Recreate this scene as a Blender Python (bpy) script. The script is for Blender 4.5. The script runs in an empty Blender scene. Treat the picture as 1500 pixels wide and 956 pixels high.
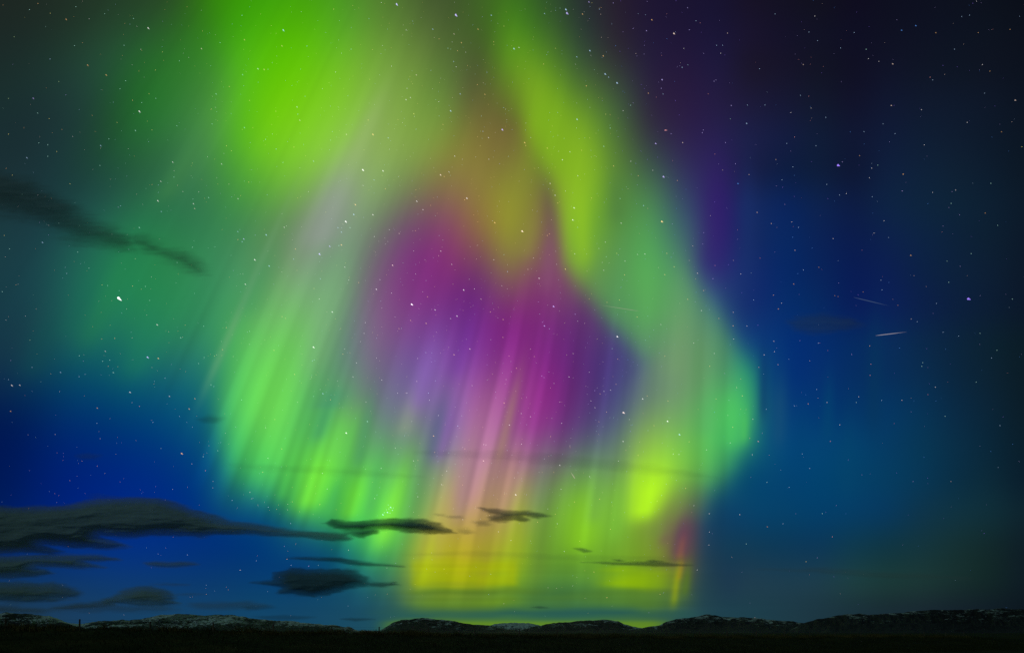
import bpy, math, random
import numpy as np
from mathutils import Vector

R = math.radians
random.seed(7)
scene = bpy.context.scene
col = scene.collection

# ------------------------------------------------------------ camera
FOC = 919.0                 # view units (the view is 1500 x 956 of them)
HORIZON = 926.2             # level of the true horizon in view units; the lens is shifted upward
EYE = 1.6
cam_d = bpy.data.cameras.new("camera")
cam_d.sensor_width = 36.0
cam_d.lens = 36.0*FOC/1500.0
cam_d.clip_start = .1
cam_d.clip_end = 1.0e6
cam = bpy.data.objects.new("camera", cam_d)
cam.location = (0, 0, EYE)
cam.rotation_euler = (R(90), 0, 0)
cam_d.shift_y = (HORIZON-478)/1500.0
col.objects.link(cam)
scene.camera = cam

# ------------------------------------------------------------ night air, moonlight, exposure
world = bpy.data.worlds.new("World")
scene.world = world
world.use_nodes = True
wn = world.node_tree.nodes
sky = wn.new('ShaderNodeTexSky')
sky.sky_type = 'NISHITA'; sky.sun_disc = False
sky.sun_elevation = R(24); sky.sun_rotation = R(205)
wn['Background'].inputs['Strength'].default_value = .0015
world.node_tree.links.new(sky.outputs[0], wn['Background'].inputs['Color'])

moon_d = bpy.data.lights.new("moon", 'SUN')
moon_d.energy = .20
moon_d.angle = R(.5)
moon_d.color = (.62, 1.0, .92)
moon = bpy.data.objects.new("moon", moon_d)
moon.rotation_euler = (R(66), 0, R(-25))       # low, from behind the camera on the left
col.objects.link(moon)

scene.view_settings.view_transform = 'Standard'
scene.view_settings.look = 'None'
scene.view_settings.exposure = 0
scene.view_settings.gamma = 1
scene.view_settings.use_curve_mapping = False
scene.cycles.use_denoising = False
scene.cycles.denoiser = 'OPENIMAGEDENOISE'
scene.cycles.denoising_input_passes = 'RGB_ALBEDO_NORMAL'
scene.cycles.use_adaptive_sampling = False
scene.cycles.max_bounces = 6
scene.cycles.diffuse_bounces = 3
scene.cycles.transparent_max_bounces = 48
scene.cycles.sample_clamp_indirect = .5

FWD = Vector((0, 1, 0))
UPV = Vector((0, 0, 1))
EYEV = Vector((0, 0, EYE))

def ray_dir(px, py):
    return (FWD*FOC + Vector((px-750, 0, 0)) + UPV*(HORIZON-py)).normalized()

def at(px, py, dist):
    return EYEV + ray_dir(px, py)*dist

def at_np(px, py, dist):
    x = px-750.; y = HORIZON-py
    v = np.stack([x, FWD.y*FOC+UPV.y*y, FWD.z*FOC+UPV.z*y], -1)
    v /= np.linalg.norm(v, axis=-1, keepdims=True)
    return v*np.asarray(dist)[..., None]+np.array(EYEV)

def to_view(d):
    """unit directions (numpy, ...,3) -> view units"""
    f = d[..., 1]*FWD.y+d[..., 2]*FWD.z
    u = d[..., 1]*UPV.y+d[..., 2]*UPV.z
    return 750+FOC*d[..., 0]/f, HORIZON-FOC*u/f

# ------------------------------------------------------------ helpers
def tag(o, label=None, cat=None, group=None, kind=None):
    if label: o['label'] = label
    if cat: o['category'] = cat
    if group: o['group'] = group
    if kind: o['kind'] = kind
    return o

def link_mesh(name, verts, faces, m, parent=None, smooth=True, attrs=None):
    me = bpy.data.meshes.new(name)
    verts = np.asarray(verts, float); faces = np.asarray(faces, int)
    n = faces.shape[1]
    me.vertices.add(len(verts)); me.vertices.foreach_set('co', verts.ravel())
    me.loops.add(faces.size); me.loops.foreach_set('vertex_index', faces.ravel())
    me.polygons.add(len(faces)); me.polygons.foreach_set('loop_start', np.arange(len(faces))*n)
    me.update(calc_edges=True)
    me.polygons.foreach_set('use_smooth', [smooth]*len(faces))
    for k, (kind, data) in (attrs or {}).items():
        if kind == 'C':
            a = me.attributes.new(k, 'FLOAT_COLOR', 'POINT')
            a.data.foreach_set('color', np.concatenate([data, np.ones((len(data), 1))], 1).ravel())
        else:
            a = me.attributes.new(k, 'FLOAT', 'POINT'); a.data.foreach_set('value', np.asarray(data, float).ravel())
    me.validate()
    me.materials.append(m)
    o = bpy.data.objects.new(name, me)
    col.objects.link(o)
    if parent: o.parent = parent
    return o

def grid_faces(nr, nc, keep=None):
    i = np.arange(nr*nc).reshape(nr, nc)
    f = np.stack([i[:-1, :-1], i[:-1, 1:], i[1:, 1:], i[1:, :-1]], -1).reshape(-1, 4)
    if keep is not None:
        k = keep.reshape(-1)
        f = f[k[f].any(1)]
    return f

def compact(v, f, *att):
    used = np.unique(f); m = np.full(len(v), -1); m[used] = np.arange(len(used))
    return (v[used], m[f]) + tuple(a[used] for a in att)

def new_mat(name):
    m = bpy.data.materials.new(name); m.use_nodes = True
    m.node_tree.nodes.clear()
    return m, m.node_tree.nodes, m.node_tree.links
# ---------------------------------------------------------------- sky colours
# Display-space colours of the night sky on a regular lattice of directions
# (columns every 50 units across, rows every 50 units down the view).
SKY_ROWS = {
0: "30,38,34 30,41,34 33,46,36 34,54,38 36,62,38 42,72,36 48,116,18 55,148,6 60,158,14 66,158,14 72,146,36 80,124,46 72,100,46 62,80,44 62,96,38 58,110,30 46,78,42 40,48,48 38,30,45 30,22,49 26,20,47 23,19,47 23,18,38 19,17,34 17,17,30 15,13,31 14,15,31 13,16,31 13,17,30 12,17,28 11,15,25",
50: "28,40,38 28,44,40 32,54,42 36,68,46 38,84,46 44,98,42 52,126,30 68,172,14 84,182,5 88,184,10 90,172,40 100,150,54 96,128,58 78,98,52 66,96,38 72,142,26 62,108,40 42,62,52 42,36,50 32,25,53 29,22,53 26,22,54 25,20,45 20,18,40 17,18,36 15,15,35 15,17,34 14,18,34 13,19,33 13,19,31 12,17,28",
100: "27,44,42 28,50,46 32,62,52 36,80,56 36,102,44 44,116,44 60,130,50 80,178,34 92,196,4 104,196,12 116,188,40 118,168,58 112,148,60 90,118,56 76,80,52 92,146,30 92,144,36 62,92,56 50,52,52 38,31,61 36,25,59 30,25,61 26,22,42 22,20,41 18,20,36 16,16,35 16,19,39 15,21,37 14,21,35 14,20,33 12,18,30",
150: "26,46,46 26,46,48 30,54,54 32,70,50 34,102,42 46,118,48 70,138,60 92,184,38 108,198,10 118,202,22 128,198,44 134,176,82 120,160,64 104,140,60 94,90,54 98,104,48 118,170,28 92,138,44 66,98,64 46,38,60 42,28,62 36,28,64 28,26,56 22,24,51 18,24,44 17,19,42 16,23,47 16,25,45 15,25,43 14,23,39 12,20,33",
200: "25,46,50 26,48,50 28,56,56 32,72,50 36,104,52 50,120,64 76,146,74 84,182,34 118,204,22 130,204,46 140,200,72 138,172,84 134,168,72 126,150,60 128,116,54 110,90,56 130,170,34 130,180,34 78,116,52 52,52,64 44,32,74 38,32,78 28,31,70 20,28,63 16,28,54 16,23,50 16,27,55 15,29,51 15,28,47 13,25,41 12,22,35",
250: "26,46,52 26,50,56 26,58,58 30,70,58 38,84,58 48,104,70 66,128,78 82,164,56 110,192,42 132,198,58 146,182,112 138,172,98 128,156,78 138,130,62 136,128,60 122,128,52 102,112,54 142,188,38 98,142,54 62,92,76 52,50,90 44,34,92 25,31,71 14,29,65 14,29,58 14,23,51 15,31,61 15,33,57 15,32,51 13,28,45 12,24,37",
300: "28,54,60 26,54,60 28,64,66 32,82,74 40,108,74 44,112,74 48,115,78 60,135,72 90,150,78 112,150,100 136,154,130 122,156,104 106,100,90 130,96,86 144,122,60 150,150,50 108,86,76 138,188,40 84,138,58 80,142,82 54,76,106 46,34,104 23,41,94 11,36,90 13,34,77 13,28,67 14,35,67 14,36,61 14,35,55 13,31,49 12,26,41",
350: "26,60,66 26,62,70 30,84,78 34,106,80 36,124,78 44,126,76 54,130,82 68,134,86 90,134,84 130,138,124 120,148,122 110,112,110 118,64,120 130,54,116 138,102,70 142,152,42 120,84,94 130,184,44 90,146,68 80,158,88 66,108,108 46,40,110 22,41,97 9,40,97 11,34,85 11,28,76 13,33,75 13,35,67 13,33,57 13,31,49 12,25,41",
400: "26,60,68 26,68,74 30,94,84 34,122,84 36,132,78 42,132,78 52,136,88 74,148,98 104,156,96 122,160,126 112,156,116 116,94,116 126,50,126 129,41,121 109,43,113 130,108,78 129,69,105 115,149,71 96,158,84 84,168,88 84,138,106 50,64,122 22,43,106 7,40,101 9,36,90 9,28,83 12,31,81 12,33,69 13,33,59 13,30,51 12,25,41",
450: "22,58,70 24,66,76 28,94,88 34,120,90 36,132,84 42,136,82 50,138,88 72,160,94 110,176,102 124,176,122 110,146,118 124,92,130 126,62,130 109,49,123 105,37,123 122,38,120 123,47,117 93,55,107 86,138,86 90,162,88 96,160,102 64,110,124 23,48,111 7,45,106 7,41,97 9,30,88 11,33,87 12,32,73 12,31,61 12,29,51 11,24,41",
500: "22,54,70 26,66,74 26,88,88 28,104,94 34,118,92 40,126,90 52,136,94 86,184,90 104,188,96 114,180,108 98,138,120 126,102,134 120,76,146 119,63,153 113,45,129 132,38,132 115,39,123 93,45,117 66,64,122 86,140,100 106,150,106 86,144,104 29,78,122 5,48,116 5,44,108 6,42,96 10,44,90 11,40,74 12,36,60 12,33,48 11,28,38",
550: "16,48,74 10,60,86 6,72,98 8,82,104 14,96,106 24,96,110 30,116,108 88,196,90 104,214,86 92,176,98 94,138,114 110,108,132 106,92,148 137,97,167 123,63,141 150,66,142 127,37,127 91,43,119 70,62,120 88,100,126 116,148,108 84,150,102 48,150,114 6,54,118 6,48,110 6,46,98 8,46,90 10,44,78 11,38,62 12,34,50 11,28,38",
600: "2,26,78 2,34,88 2,50,106 0,56,108 0,68,112 2,80,116 18,100,114 84,198,94 112,216,82 80,178,98 92,172,92 106,122,124 122,110,148 111,93,143 171,99,147 156,84,142 141,45,129 93,53,115 68,74,124 110,146,106 106,160,104 84,194,96 60,170,108 10,66,118 3,54,112 5,52,102 6,54,98 8,50,84 10,42,68 11,36,54 11,29,40",
650: "0,22,82 0,28,96 0,36,112 0,42,116 0,48,120 2,60,120 8,88,118 64,180,98 92,204,84 86,188,88 108,208,76 86,152,100 108,146,110 104,100,144 166,116,158 152,92,144 126,60,138 86,82,126 96,118,112 140,186,78 118,192,82 74,184,96 44,140,110 6,72,120 4,66,114 4,64,108 6,58,98 8,54,84 10,46,70 10,38,56 10,30,42",
700: "0,24,84 0,28,102 0,32,116 0,36,124 0,40,128 0,42,126 0,62,124 50,166,98 80,200,84 104,222,62 88,198,80 92,192,84 92,170,86 138,148,100 174,150,114 168,130,122 120,134,98 108,168,78 106,150,82 174,242,42 134,210,58 66,148,94 12,82,110 4,66,112 2,66,110 4,64,104 6,60,96 8,54,84 10,46,68 12,41,56 10,30,44",
750: "0,28,90 0,32,108 0,34,122 0,38,128 0,42,132 0,46,130 0,48,124 0,58,124 6,86,116 64,176,84 74,196,70 96,216,70 84,158,90 170,158,86 178,142,98 166,156,84 116,168,64 130,200,42 118,184,50 140,190,48 88,84,94 24,68,104 8,66,106 6,64,104 4,62,104 6,60,100 8,56,92 14,52,74 16,50,64 16,46,56 14,36,46",
800: "0,34,106 0,40,116 0,44,126 0,46,130 0,46,132 0,46,128 0,46,122 0,48,118 0,50,122 0,54,124 10,92,114 58,180,92 128,176,62 180,172,44 172,152,54 150,164,44 108,152,48 118,174,42 102,152,54 106,128,60 118,74,74 26,60,83 17,58,85 13,56,86 13,55,86 15,57,77 16,53,66 20,52,60 21,48,50 18,40,42 14,30,38",
850: "14,54,96 14,56,100 14,56,106 14,58,110 14,58,112 12,58,112 10,58,110 8,60,108 6,64,108 8,64,106 14,72,104 32,88,94 120,146,50 168,184,4 156,176,10 140,182,12 88,140,44 84,136,44 116,164,22 130,172,12 88,116,54 31,58,77 31,60,77 29,60,77 29,60,74 29,62,64 27,57,55 27,54,52 23,46,45 18,38,38 14,28,36",
900: "30,56,80 28,58,84 26,60,90 24,62,94 22,64,96 22,66,98 22,66,100 20,68,102 20,68,102 22,70,100 24,72,98 26,74,94 32,82,88 38,90,84 40,92,84 40,90,86 38,88,86 38,88,86 38,86,86 40,84,84 38,76,86 31,66,77 29,62,74 29,58,70 28,53,64 26,47,57 24,41,50 24,38,48 20,32,42 16,27,37 12,22,30",
950: "34,60,80 32,62,84 30,62,88 28,64,92 26,66,94 26,68,96 26,68,96 24,70,98 24,70,98 26,72,96 28,74,94 32,80,88 38,88,82 44,96,78 44,96,78 44,96,78 42,92,80 42,92,80 42,90,80 42,86,82 40,78,84 36,70,82 34,66,78 32,62,74 30,56,68 28,50,60 28,46,54 26,42,50 22,36,44 18,30,38 12,22,30",
}
GRID = np.array([[[float(v) for v in c.split(',')] for c in SKY_ROWS[y].split()] for y in sorted(SKY_ROWS)])

def cubic_w(t):
    # Catmull-Rom mixed with B-spline: smooth but close to the stops
    cr = np.stack([-.5*t+t*t-.5*t**3, 1-2.5*t*t+1.5*t**3, .5*t+2*t*t-1.5*t**3, -.5*t*t+.5*t**3])
    bs = np.stack([(1-t)**3, 4-6*t*t+3*t**3, 1+3*t+3*t*t-3*t**3, t**3]) / 6
    return .65*cr + .35*bs

def lattice(x, y):
    ny, nx, _ = GRID.shape
    gx = np.clip(x/50, 0, nx-1.001); gy = np.clip(y/50, 0, ny-1.001)
    ix = gx.astype(int); iy = gy.astype(int)
    wx = cubic_w(gx-ix); wy = cubic_w(gy-iy)
    out = np.zeros(x.shape+(3,))
    for a in range(4):
        for b in range(4):
            out += (wx[a]*wy[b])[..., None] * GRID[np.clip(iy+b-1, 0, ny-1), np.clip(ix+a-1, 0, nx-1)]
    return out

def sstep(a, b, v):
    t = np.clip((v-a)/(b-a), 0, 1)
    return t*t*(3-2*t)

def noise1(u, seed):
    r = np.random.RandomState(seed).rand(4096)
    i = np.floor(u).astype(int); f = u-i; f = f*f*(3-2*f)
    return r[i % 4096]*(1-f) + r[(i+1) % 4096]*f

def noise2(x, y, seed):
    r = np.random.RandomState(seed).rand(256, 256)
    i = np.floor(x).astype(int); j = np.floor(y).astype(int)
    f = x-i; g = y-j; f = f*f*(3-2*f); g = g*g*(3-2*g)
    a = r[j % 256, i % 256]*(1-f) + r[j % 256, (i+1) % 256]*f
    b = r[(j+1) % 256, i % 256]*(1-f) + r[(j+1) % 256, (i+1) % 256]*f
    return a*(1-g) + b*g

# auroral rays, all leaning towards one vanishing point high above (the magnetic zenith)
# (x0,y0, x1,y1, halfwidth0, halfwidth1, colour, strength, soft ends)
RAYS = [
 (1178,560, 1174,700, 9,12, (4,66,112), .35),
 (1246,560, 1240,740, 9,12, (6,68,106), .35),
 (1120,470, 1118,620, 5,6, (8,44,104), .4),
 (150,380, 96,500, 16,22, (24,104,84), .3),
 (240,420, 190,560, 14,18, (34,132,92), .3),
 (205,330, 120,520, 12,18, (40,140,74), .25),
 (305,180, 235,300, 14,16, (74,144,74), .3),
 (90,420, 40,560, 14,20, (18,78,80), .3),
 (572,110, 512,250, 9,15, (150,176,112), .42),
 (516,215, 462,370, 18,26, (148,156,152), .55),
 (445,240, 292,590, 4,6, (122,164,122), .34),
 (415,330, 352,470, 16,22, (60,140,92), .30),
 (450,400, 390,640, 26,34, (108,214,84), .45),
 (520,330, 455,560, 18,20, (122,176,118), .45),
 (500,560, 478,600, 16,16, (72,140,116), .45),
 (492,560, 462,650, 9,10, (70,160,104), .60),
 (484,640, 446,752, 15,17, (120,230,60), .72),
 (512,595, 482,672, 10,11, (104,206,84), .45),
 (534,580, 500,680, 7,8, (96,200,84), .4),
 (430,660, 412,735, 7,8, (88,208,84), .35),
 (500,690, 482,755, 6,7, (70,176,88), .55),
 (534,672, 508,766, 11,13, (112,224,60), .7),
 (548,560, 522,690, 7,9, (80,160,104), .50),
 (560,640, 540,760, 7,8, (80,176,90), .55),
 (604,650, 554,810, 9,16, (128,232,64), .75),
 (612,560, 590,640, 10,12, (134,152,122), .50),
 (648,470, 606,610, 10,13, (134,96,178), .5),
 (700,430, 664,560, 12,14, (104,46,160), .25),
 (676,560, 640,680, 9,10, (128,86,162), .50),
 (656,560, 628,680, 7,8, (88,100,140), .40),
 (726,540, 676,760, 16,20, (180,112,160), .45),
 (700,610, 668,770, 6,9, (186,150,150), .35),
 (768,520, 726,690, 5,7, (172,140,112), .5),
 (790,540, 772,640, 16,20, (146,44,140), .2),
 (760,640, 728,760, 8,10, (186,142,124), .40),
 (660,690, 626,830, 12,14, (176,150,90), .35),
 (640,760, 618,860, 7,8, (170,196,20), .40),
 (690,770, 672,862, 10,12, (186,164,40), .28),
 (720,770, 704,862, 6,8, (160,150,50), .40),
 (770,690, 745,860, 8,10, (158,180,40), .40),
 (806,600, 790,760, 10,12, (96,120,110), .25),
 (862,700, 848,812, 15,18, (138,208,32), .50),
 (800,720, 782,860, 9,11, (100,140,60), .35),
 (880,680, 866,770, 9,12, (100,150,80), .35),
 (912,660, 896,800, 8,10, (126,196,60), .40),
 (968,668, 938,764, 20,15, (184,252,36), .85),
 (984,742, 972,800, 7,8, (116,90,84), .50),
 (1004,712, 962,790, 14,15, (112,140,62), .40),
 (1006,738, 994,822, 11,12, (92,52,94), .6),
 (1004,770, 994,822, 5,5, (160,92,70), .4),
 (997,808, 986,890, 4,5, (160,172,18), .6),
 (1001,812, 994,850, 3,4, (180,140,30), .4),
 (1011,810, 1002,875, 5,6, (92,128,30), .55),
 (930,830, 925,862, 26,26, (150,190,6), .55),
 (845,210, 856,400, 11,12, (150,200,36), .50),
 (742,20, 838,280, 20,34, (128,180,32), .60),
 (900,230, 905,330, 10,12, (76,122,66), .35),
 (920,310, 900,480, 12,14, (80,140,90), .25),
 (950,330, 948,480, 14,16, (92,176,88), .40),
 (1004,420, 990,560, 12,14, (118,162,106), .30),
 (1026,470, 1020,560, 8,9, (100,160,100), .35),
 (1075,560, 1072,660, 14,16, (80,200,96), .55),
 (1092,585, 1090,650, 5,6, (84,204,92), .45),
 (1040,560, 1034,640, 10,12, (84,170,100), .30),
 (1146,520, 1140,660, 7,9, (24,78,118), .55),
 (1215,520, 1212,650, 6,8, (6,70,110), .5),
 (1283,420, 1280,640, 8,10, (8,54,90), .5),
 (1050,200, 1048,420, 14,18, (56,26,108), .35),
 (1095,200, 1094,420, 10,12, (24,52,110), .35),
 (780,300, 770,380, 12,12, (146,150,56), .25),
 (806,320, 800,430, 7,9, (136,84,116), .45),
 (640,700, 860,716, 3,3, (150,150,100), .0),
]

# lines along which the curtain ends abruptly: outline, sharpening, reach, shift of the stops
EDGES = [
 ([(1020,400),(1050,450),(1080,500),(1099,550),(1103,600),(1101,650),(1085,690),(1050,722)], .5, 40, (9,5)),
 ([(770,190),(800,255),(816,320),(828,385),(862,432),(900,478),(945,525)], .9, 34, (2,-2)),
 ([(316,600),(322,655),(345,700),(395,738),(450,764),(500,790)], .3, 36, (0,0)),
 ([(290,0),(325,60),(345,120),(345,200)], .2, 50, (0,0)),
 ([(926,690),(924,765)], .6, 24, (4,0)),
 ([(600,790),(592,880)], .5, 28, (0,0)),
 ([(1022,770),(1012,880)], .6, 28, (4,0)),
]

def near(P, x, y):
    bx = np.full(x.shape, 1e9); by = bx.copy(); bd = np.full(x.shape, 1e18)
    for (ax, ay), (cx, cy) in zip(P[:-1], P[1:]):
        dx, dy = cx-ax, cy-ay
        t = np.clip(((x-ax)*dx+(y-ay)*dy)/(dx*dx+dy*dy), 0, 1)
        ex = x-ax-t*dx; ey = y-ay-t*dy; d = ex*ex+ey*ey
        m = d < bd
        bx = np.where(m, ex, bx); by = np.where(m, ey, by); bd = np.where(m, d, bd)
    return bx, by, bd

def sky_display(x, y):
    wx = np.zeros(x.shape); wy = np.zeros(x.shape)
    for P, s, r, sh in EDGES:
        ex, ey, d = near(P, x, y)
        g = np.exp(-d/(r*r))
        wx += s*ex*g+sh[0]*g; wy += s*ey*g+sh[1]*g
    # light smears along the ray direction
    rx = (x-1104)/(y+1195); k = sstep(1100, 1020, x)
    T = .4*lattice(x+wx, y+wy)
    for d in (-34, 34):
        T += .3*lattice(x+wx+d*rx*k, y+wy+d*k)
    for r in RAYS:
        x0, y0, x1, y1, w0, w1, col, amp = r[:8]
        t = (y-y0)/(y1-y0)
        cx = x0+(x1-x0)*t
        w = w0+(w1-w0)*np.clip(t, 0, 1)
        # rays build up slowly and break off faster at the foot
        e = np.exp(-np.maximum(.58-t, 0)**2/(2*.26**2)) * np.exp(-np.maximum(t-.80, 0)**2/(2*.12**2))
        p = np.exp(-((x-cx)/w)**2/1.6) * e * amp
        T += p[..., None]*(np.array(col)-T)
    yb = y+(noise2(x/34, y/400+3, 35)-.5)*7
    for x0, x1, y0, y1, col, amp, sx, sy in BANDS:
        p = amp*sstep(x0-sx, x0+sx, x)*sstep(x1+sx, x1-sx, x)*sstep(y0-sy, y0+sy, yb)*sstep(y1+sy, y1-sy, yb)*(.55+.9*noise2(x/60, y/7, 31))
        T += p[..., None]*(np.array(col)-T)
    return T

# level layers seen low in the sky: x from, to, y from, to, colour, strength, softness
BANDS = [
 (604,757, 820,858, (170,184,2), .45, 8,10),
 (600,800, 860,868, (84,122,40), .42, 30,4),
 (612,757, 873,887, (106,142,28), .45, 34,6),
 (790,990, 868,887, (88,130,38), .4, 44,7),
 (885,985, 832,862, (142,182,6), .4, 24,7),
 (560,1010, 893,903, (40,90,84), .60, 40,5),
]

def srgb_lin(c):
    c = np.clip(c, 0, 400)/255
    return np.where(c < .04045, c/12.92, ((c+.055)/1.055)**2.4)

def aurora_mask(x, y):
    """how much of the light in a direction belongs to the aurora"""
    P = [(-400,-400),(880,-400),(900,0),(945,120),(985,230),(1030,330),(1065,420),(1095,500),(1112,580),(1112,660),(1080,715),(1040,745),(1025,800),(1012,880),(1000,905),
         (560,905),(545,850),(500,800),(455,775),(390,745),(330,700),(290,640),(262,600),(180,575),(90,540),(40,470),(40,380),(90,280),(150,170),(170,60),(190,-400)]
    d = sdf(P[1:], x, y)
    return sstep(-70, 8, d)

def sdf(P, x, y, sx=1., sy=1.):
    """signed distance to a closed outline, positive inside"""
    x = x*sx; y = y*sy
    P = [(p[0]*sx, p[1]*sy) for p in P]
    best = np.full(x.shape, 1e12); inside = np.zeros(x.shape, bool)
    n = len(P)
    for i in range(n):
        ax, ay = P[i]; bx, by = P[(i+1) % n]
        dx, dy = bx-ax, by-ay
        t = np.clip(((x-ax)*dx+(y-ay)*dy)/(dx*dx+dy*dy+1e-9), 0, 1)
        best = np.minimum(best, (x-ax-t*dx)**2+(y-ay-t*dy)**2)
        c = (ay > y) != (by > y)
        inside ^= c & (x < (bx-ax)*(y-ay)/(by-ay+1e-12)+ax)
    return np.sqrt(best)*np.where(inside, 1, -1)

def radiance(x, y):
    """linear sky light (sky part, aurora part) for directions given in view units"""
    T = sky_display(x, y)
    # low thin aurora glow over the far hills
    g = sstep(903, 914, y)*sstep(935, 920, y)*sstep(540, 600, x)*sstep(1000, 950, x)
    T += (g*.75)[..., None]*(np.array((112,150,24))-T)
    L = srgb_lin(T)
    # fine ray structure in the curtain, along lines to the magnetic zenith
    a = (x-1104)/(y+1195)*1000
    wob = 6*noise2(x/260, y/260, 5)
    n = (noise1((a+wob)/26+50, 1)-.5)*.55 + (noise1((a+wob)/11+500, 2)-.5)*.95 + (noise1((a+wob)/5+900, 3)-.5)*.65
    amt = .05 + (.20*sstep(330, 620, y)+.20*sstep(600, 720, y)+.24*sstep(540, 640, x)*sstep(400, 560, y)*sstep(800, 740, y))*sstep(1120, 1060, x)*sstep(230, 330, x)*(1-.45*sstep(820, 900, y))
    amt *= .35+.9*noise2(x/120+9, y/170, 8)
    amt *= sstep(900, 880, y)*(1-.6*sstep(880, 960, x))
    amt *= aurora_mask(x+10, y+25)
    L *= (1+amt*n*.9)[..., None]
    # the curtain seen through thin layered haze low down
    b = (noise2(x/210, y/4.5, 21)-.5)*.10 + (noise2(x/140, y/9, 22)-.5)*.10
    L *= (1+b*sstep(790, 850, y)*(.3+.7*sstep(520, 620, x)*sstep(1040, 980, x)))[..., None]
    w = aurora_mask(x, y)
    D = np.minimum(L, np.array((.006, .010, .012))+0*L)
    D = np.where((y > 880)[..., None], np.minimum(L, D+(L-D)*sstep(880, 905, y)[..., None]), D)
    A = w[..., None]*(L-D)
    return L-A, A

# ------------------------------------------------------------ the sky dome
def emit_mat(name, see_through):
    m, N, L = new_mat(name)
    out = N.new('ShaderNodeOutputMaterial'); a = N.new('ShaderNodeAttribute'); a.attribute_name = 'glow'
    e = N.new('ShaderNodeEmission'); L.new(a.outputs['Color'], e.inputs['Color'])
    if see_through:
        t = N.new('ShaderNodeBsdfTransparent'); s = N.new('ShaderNodeAddShader')
        L.new(e.outputs[0], s.inputs[0]); L.new(t.outputs[0], s.inputs[1]); L.new(s.outputs[0], out.inputs['Surface'])
    elif name == 'night_sky':
        # behind the viewer the dome thins out into the moonlit air of the world sky
        t = N.new('ShaderNodeBsdfTransparent'); s = N.new('ShaderNodeMixShader'); k = N.new('ShaderNodeAttribute'); k.attribute_name = 'cover'
        L.new(k.outputs['Fac'], s.inputs[0]); L.new(t.outputs[0], s.inputs[1]); L.new(e.outputs[0], s.inputs[2]); L.new(s.outputs[0], out.inputs['Surface'])
    else:
        L.new(e.outputs[0], out.inputs['Surface'])
    m.cycles.emission_sampling = 'NONE' if name == 'faint_starlight' else 'FRONT_BACK'
    return m

def sphere_dirs(az, el):
    A, E = np.meshgrid(az, el)
    return np.stack([np.sin(A)*np.cos(E), np.cos(A)*np.cos(E), np.sin(E)], -1), A, E

az = np.radians(np.concatenate([np.arange(-180, -62, 4), np.arange(-62, 62, .3), np.arange(62, 181, 4)]))
az[-1] = math.pi
el = np.radians(np.concatenate([np.arange(-6, 60, .3), np.arange(60, 90.1, 3)]))
D, A_, E_ = sphere_dirs(az, el)
Dc = np.stack([np.sin(np.clip(A_, -R(52), R(52)))*np.cos(np.clip(E_, R(-1), R(52))), np.cos(np.clip(A_, -R(52), R(52)))*np.cos(np.clip(E_, R(-1), R(52))), np.sin(np.clip(E_, R(-1), R(52)))], -1)
vx, vy = to_view(Dc)
S_, _ = radiance(vx, vy)
fv = D.reshape(-1, 3)*260000.0
dome = link_mesh('sky', fv, grid_faces(len(el), len(az)), emit_mat('night_sky', False), attrs={'glow': ('C', S_.reshape(-1, 3)), 'cover': ('F', sstep(R(112), R(76), np.abs(A_)).ravel())})
tag(dome, 'deep blue and teal night sky behind the aurora', 'sky', kind='structure')

# ------------------------------------------------------------ the aurora: curtains of glowing air
aur = bpy.data.objects.new('aurora', None); col.objects.link(aur); aur.location = (0, 90000, 0)
tag(aur, 'huge green, yellow and purple aurora filling the night sky above the hills', 'aurora')
az = np.radians(np.arange(-60, 50, .15)); el = np.radians(np.arange(-.5, 60, .18))
D, A_, E_ = sphere_dirs(az, el)
vx, vy = to_view(D)
_, AU = radiance(vx, vy)
heart = sstep(-34, 34, sdf([(560,300),(620,270),(700,330),(720,400),(790,300),(830,400),(900,490),(960,560),(900,640),(830,680),(700,700),(600,620),(520,580),(530,420)], vx, vy))
low = sstep(650, 740, vy)*sstep(575, 640, vx+ (vy-750)*.3)*sstep(935, 880, vx)*(1-heart)
rest = 1-heart-low
xs = 690+(vy-100)*.06
left = rest*sstep(xs+50, xs-50, vx)
right = rest-left
am = emit_mat('aurora_light', True)
for w, dist, lab in ((left, 118000, 'broad bright green curtain with long slanting rays'), (heart, 132000, 'purple and magenta heart of the aurora'),
                     (right, 108000, 'yellow-green arch that bends down to the low sky'), (low, 124000, 'low yellow and orange curtain above the hills')):
    C_ = (AU*w[..., None])
    keep = C_.max(-1) > .0004
    v = D.reshape(-1, 3)*dist
    f = grid_faces(len(el), len(az), keep)
    v, f, c = compact(v, f, C_.reshape(-1, 3))
    v = v-np.array(aur.location)
    tag(link_mesh('curtain', v, f, am, aur, attrs={'glow': ('C', c)}), lab)

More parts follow.
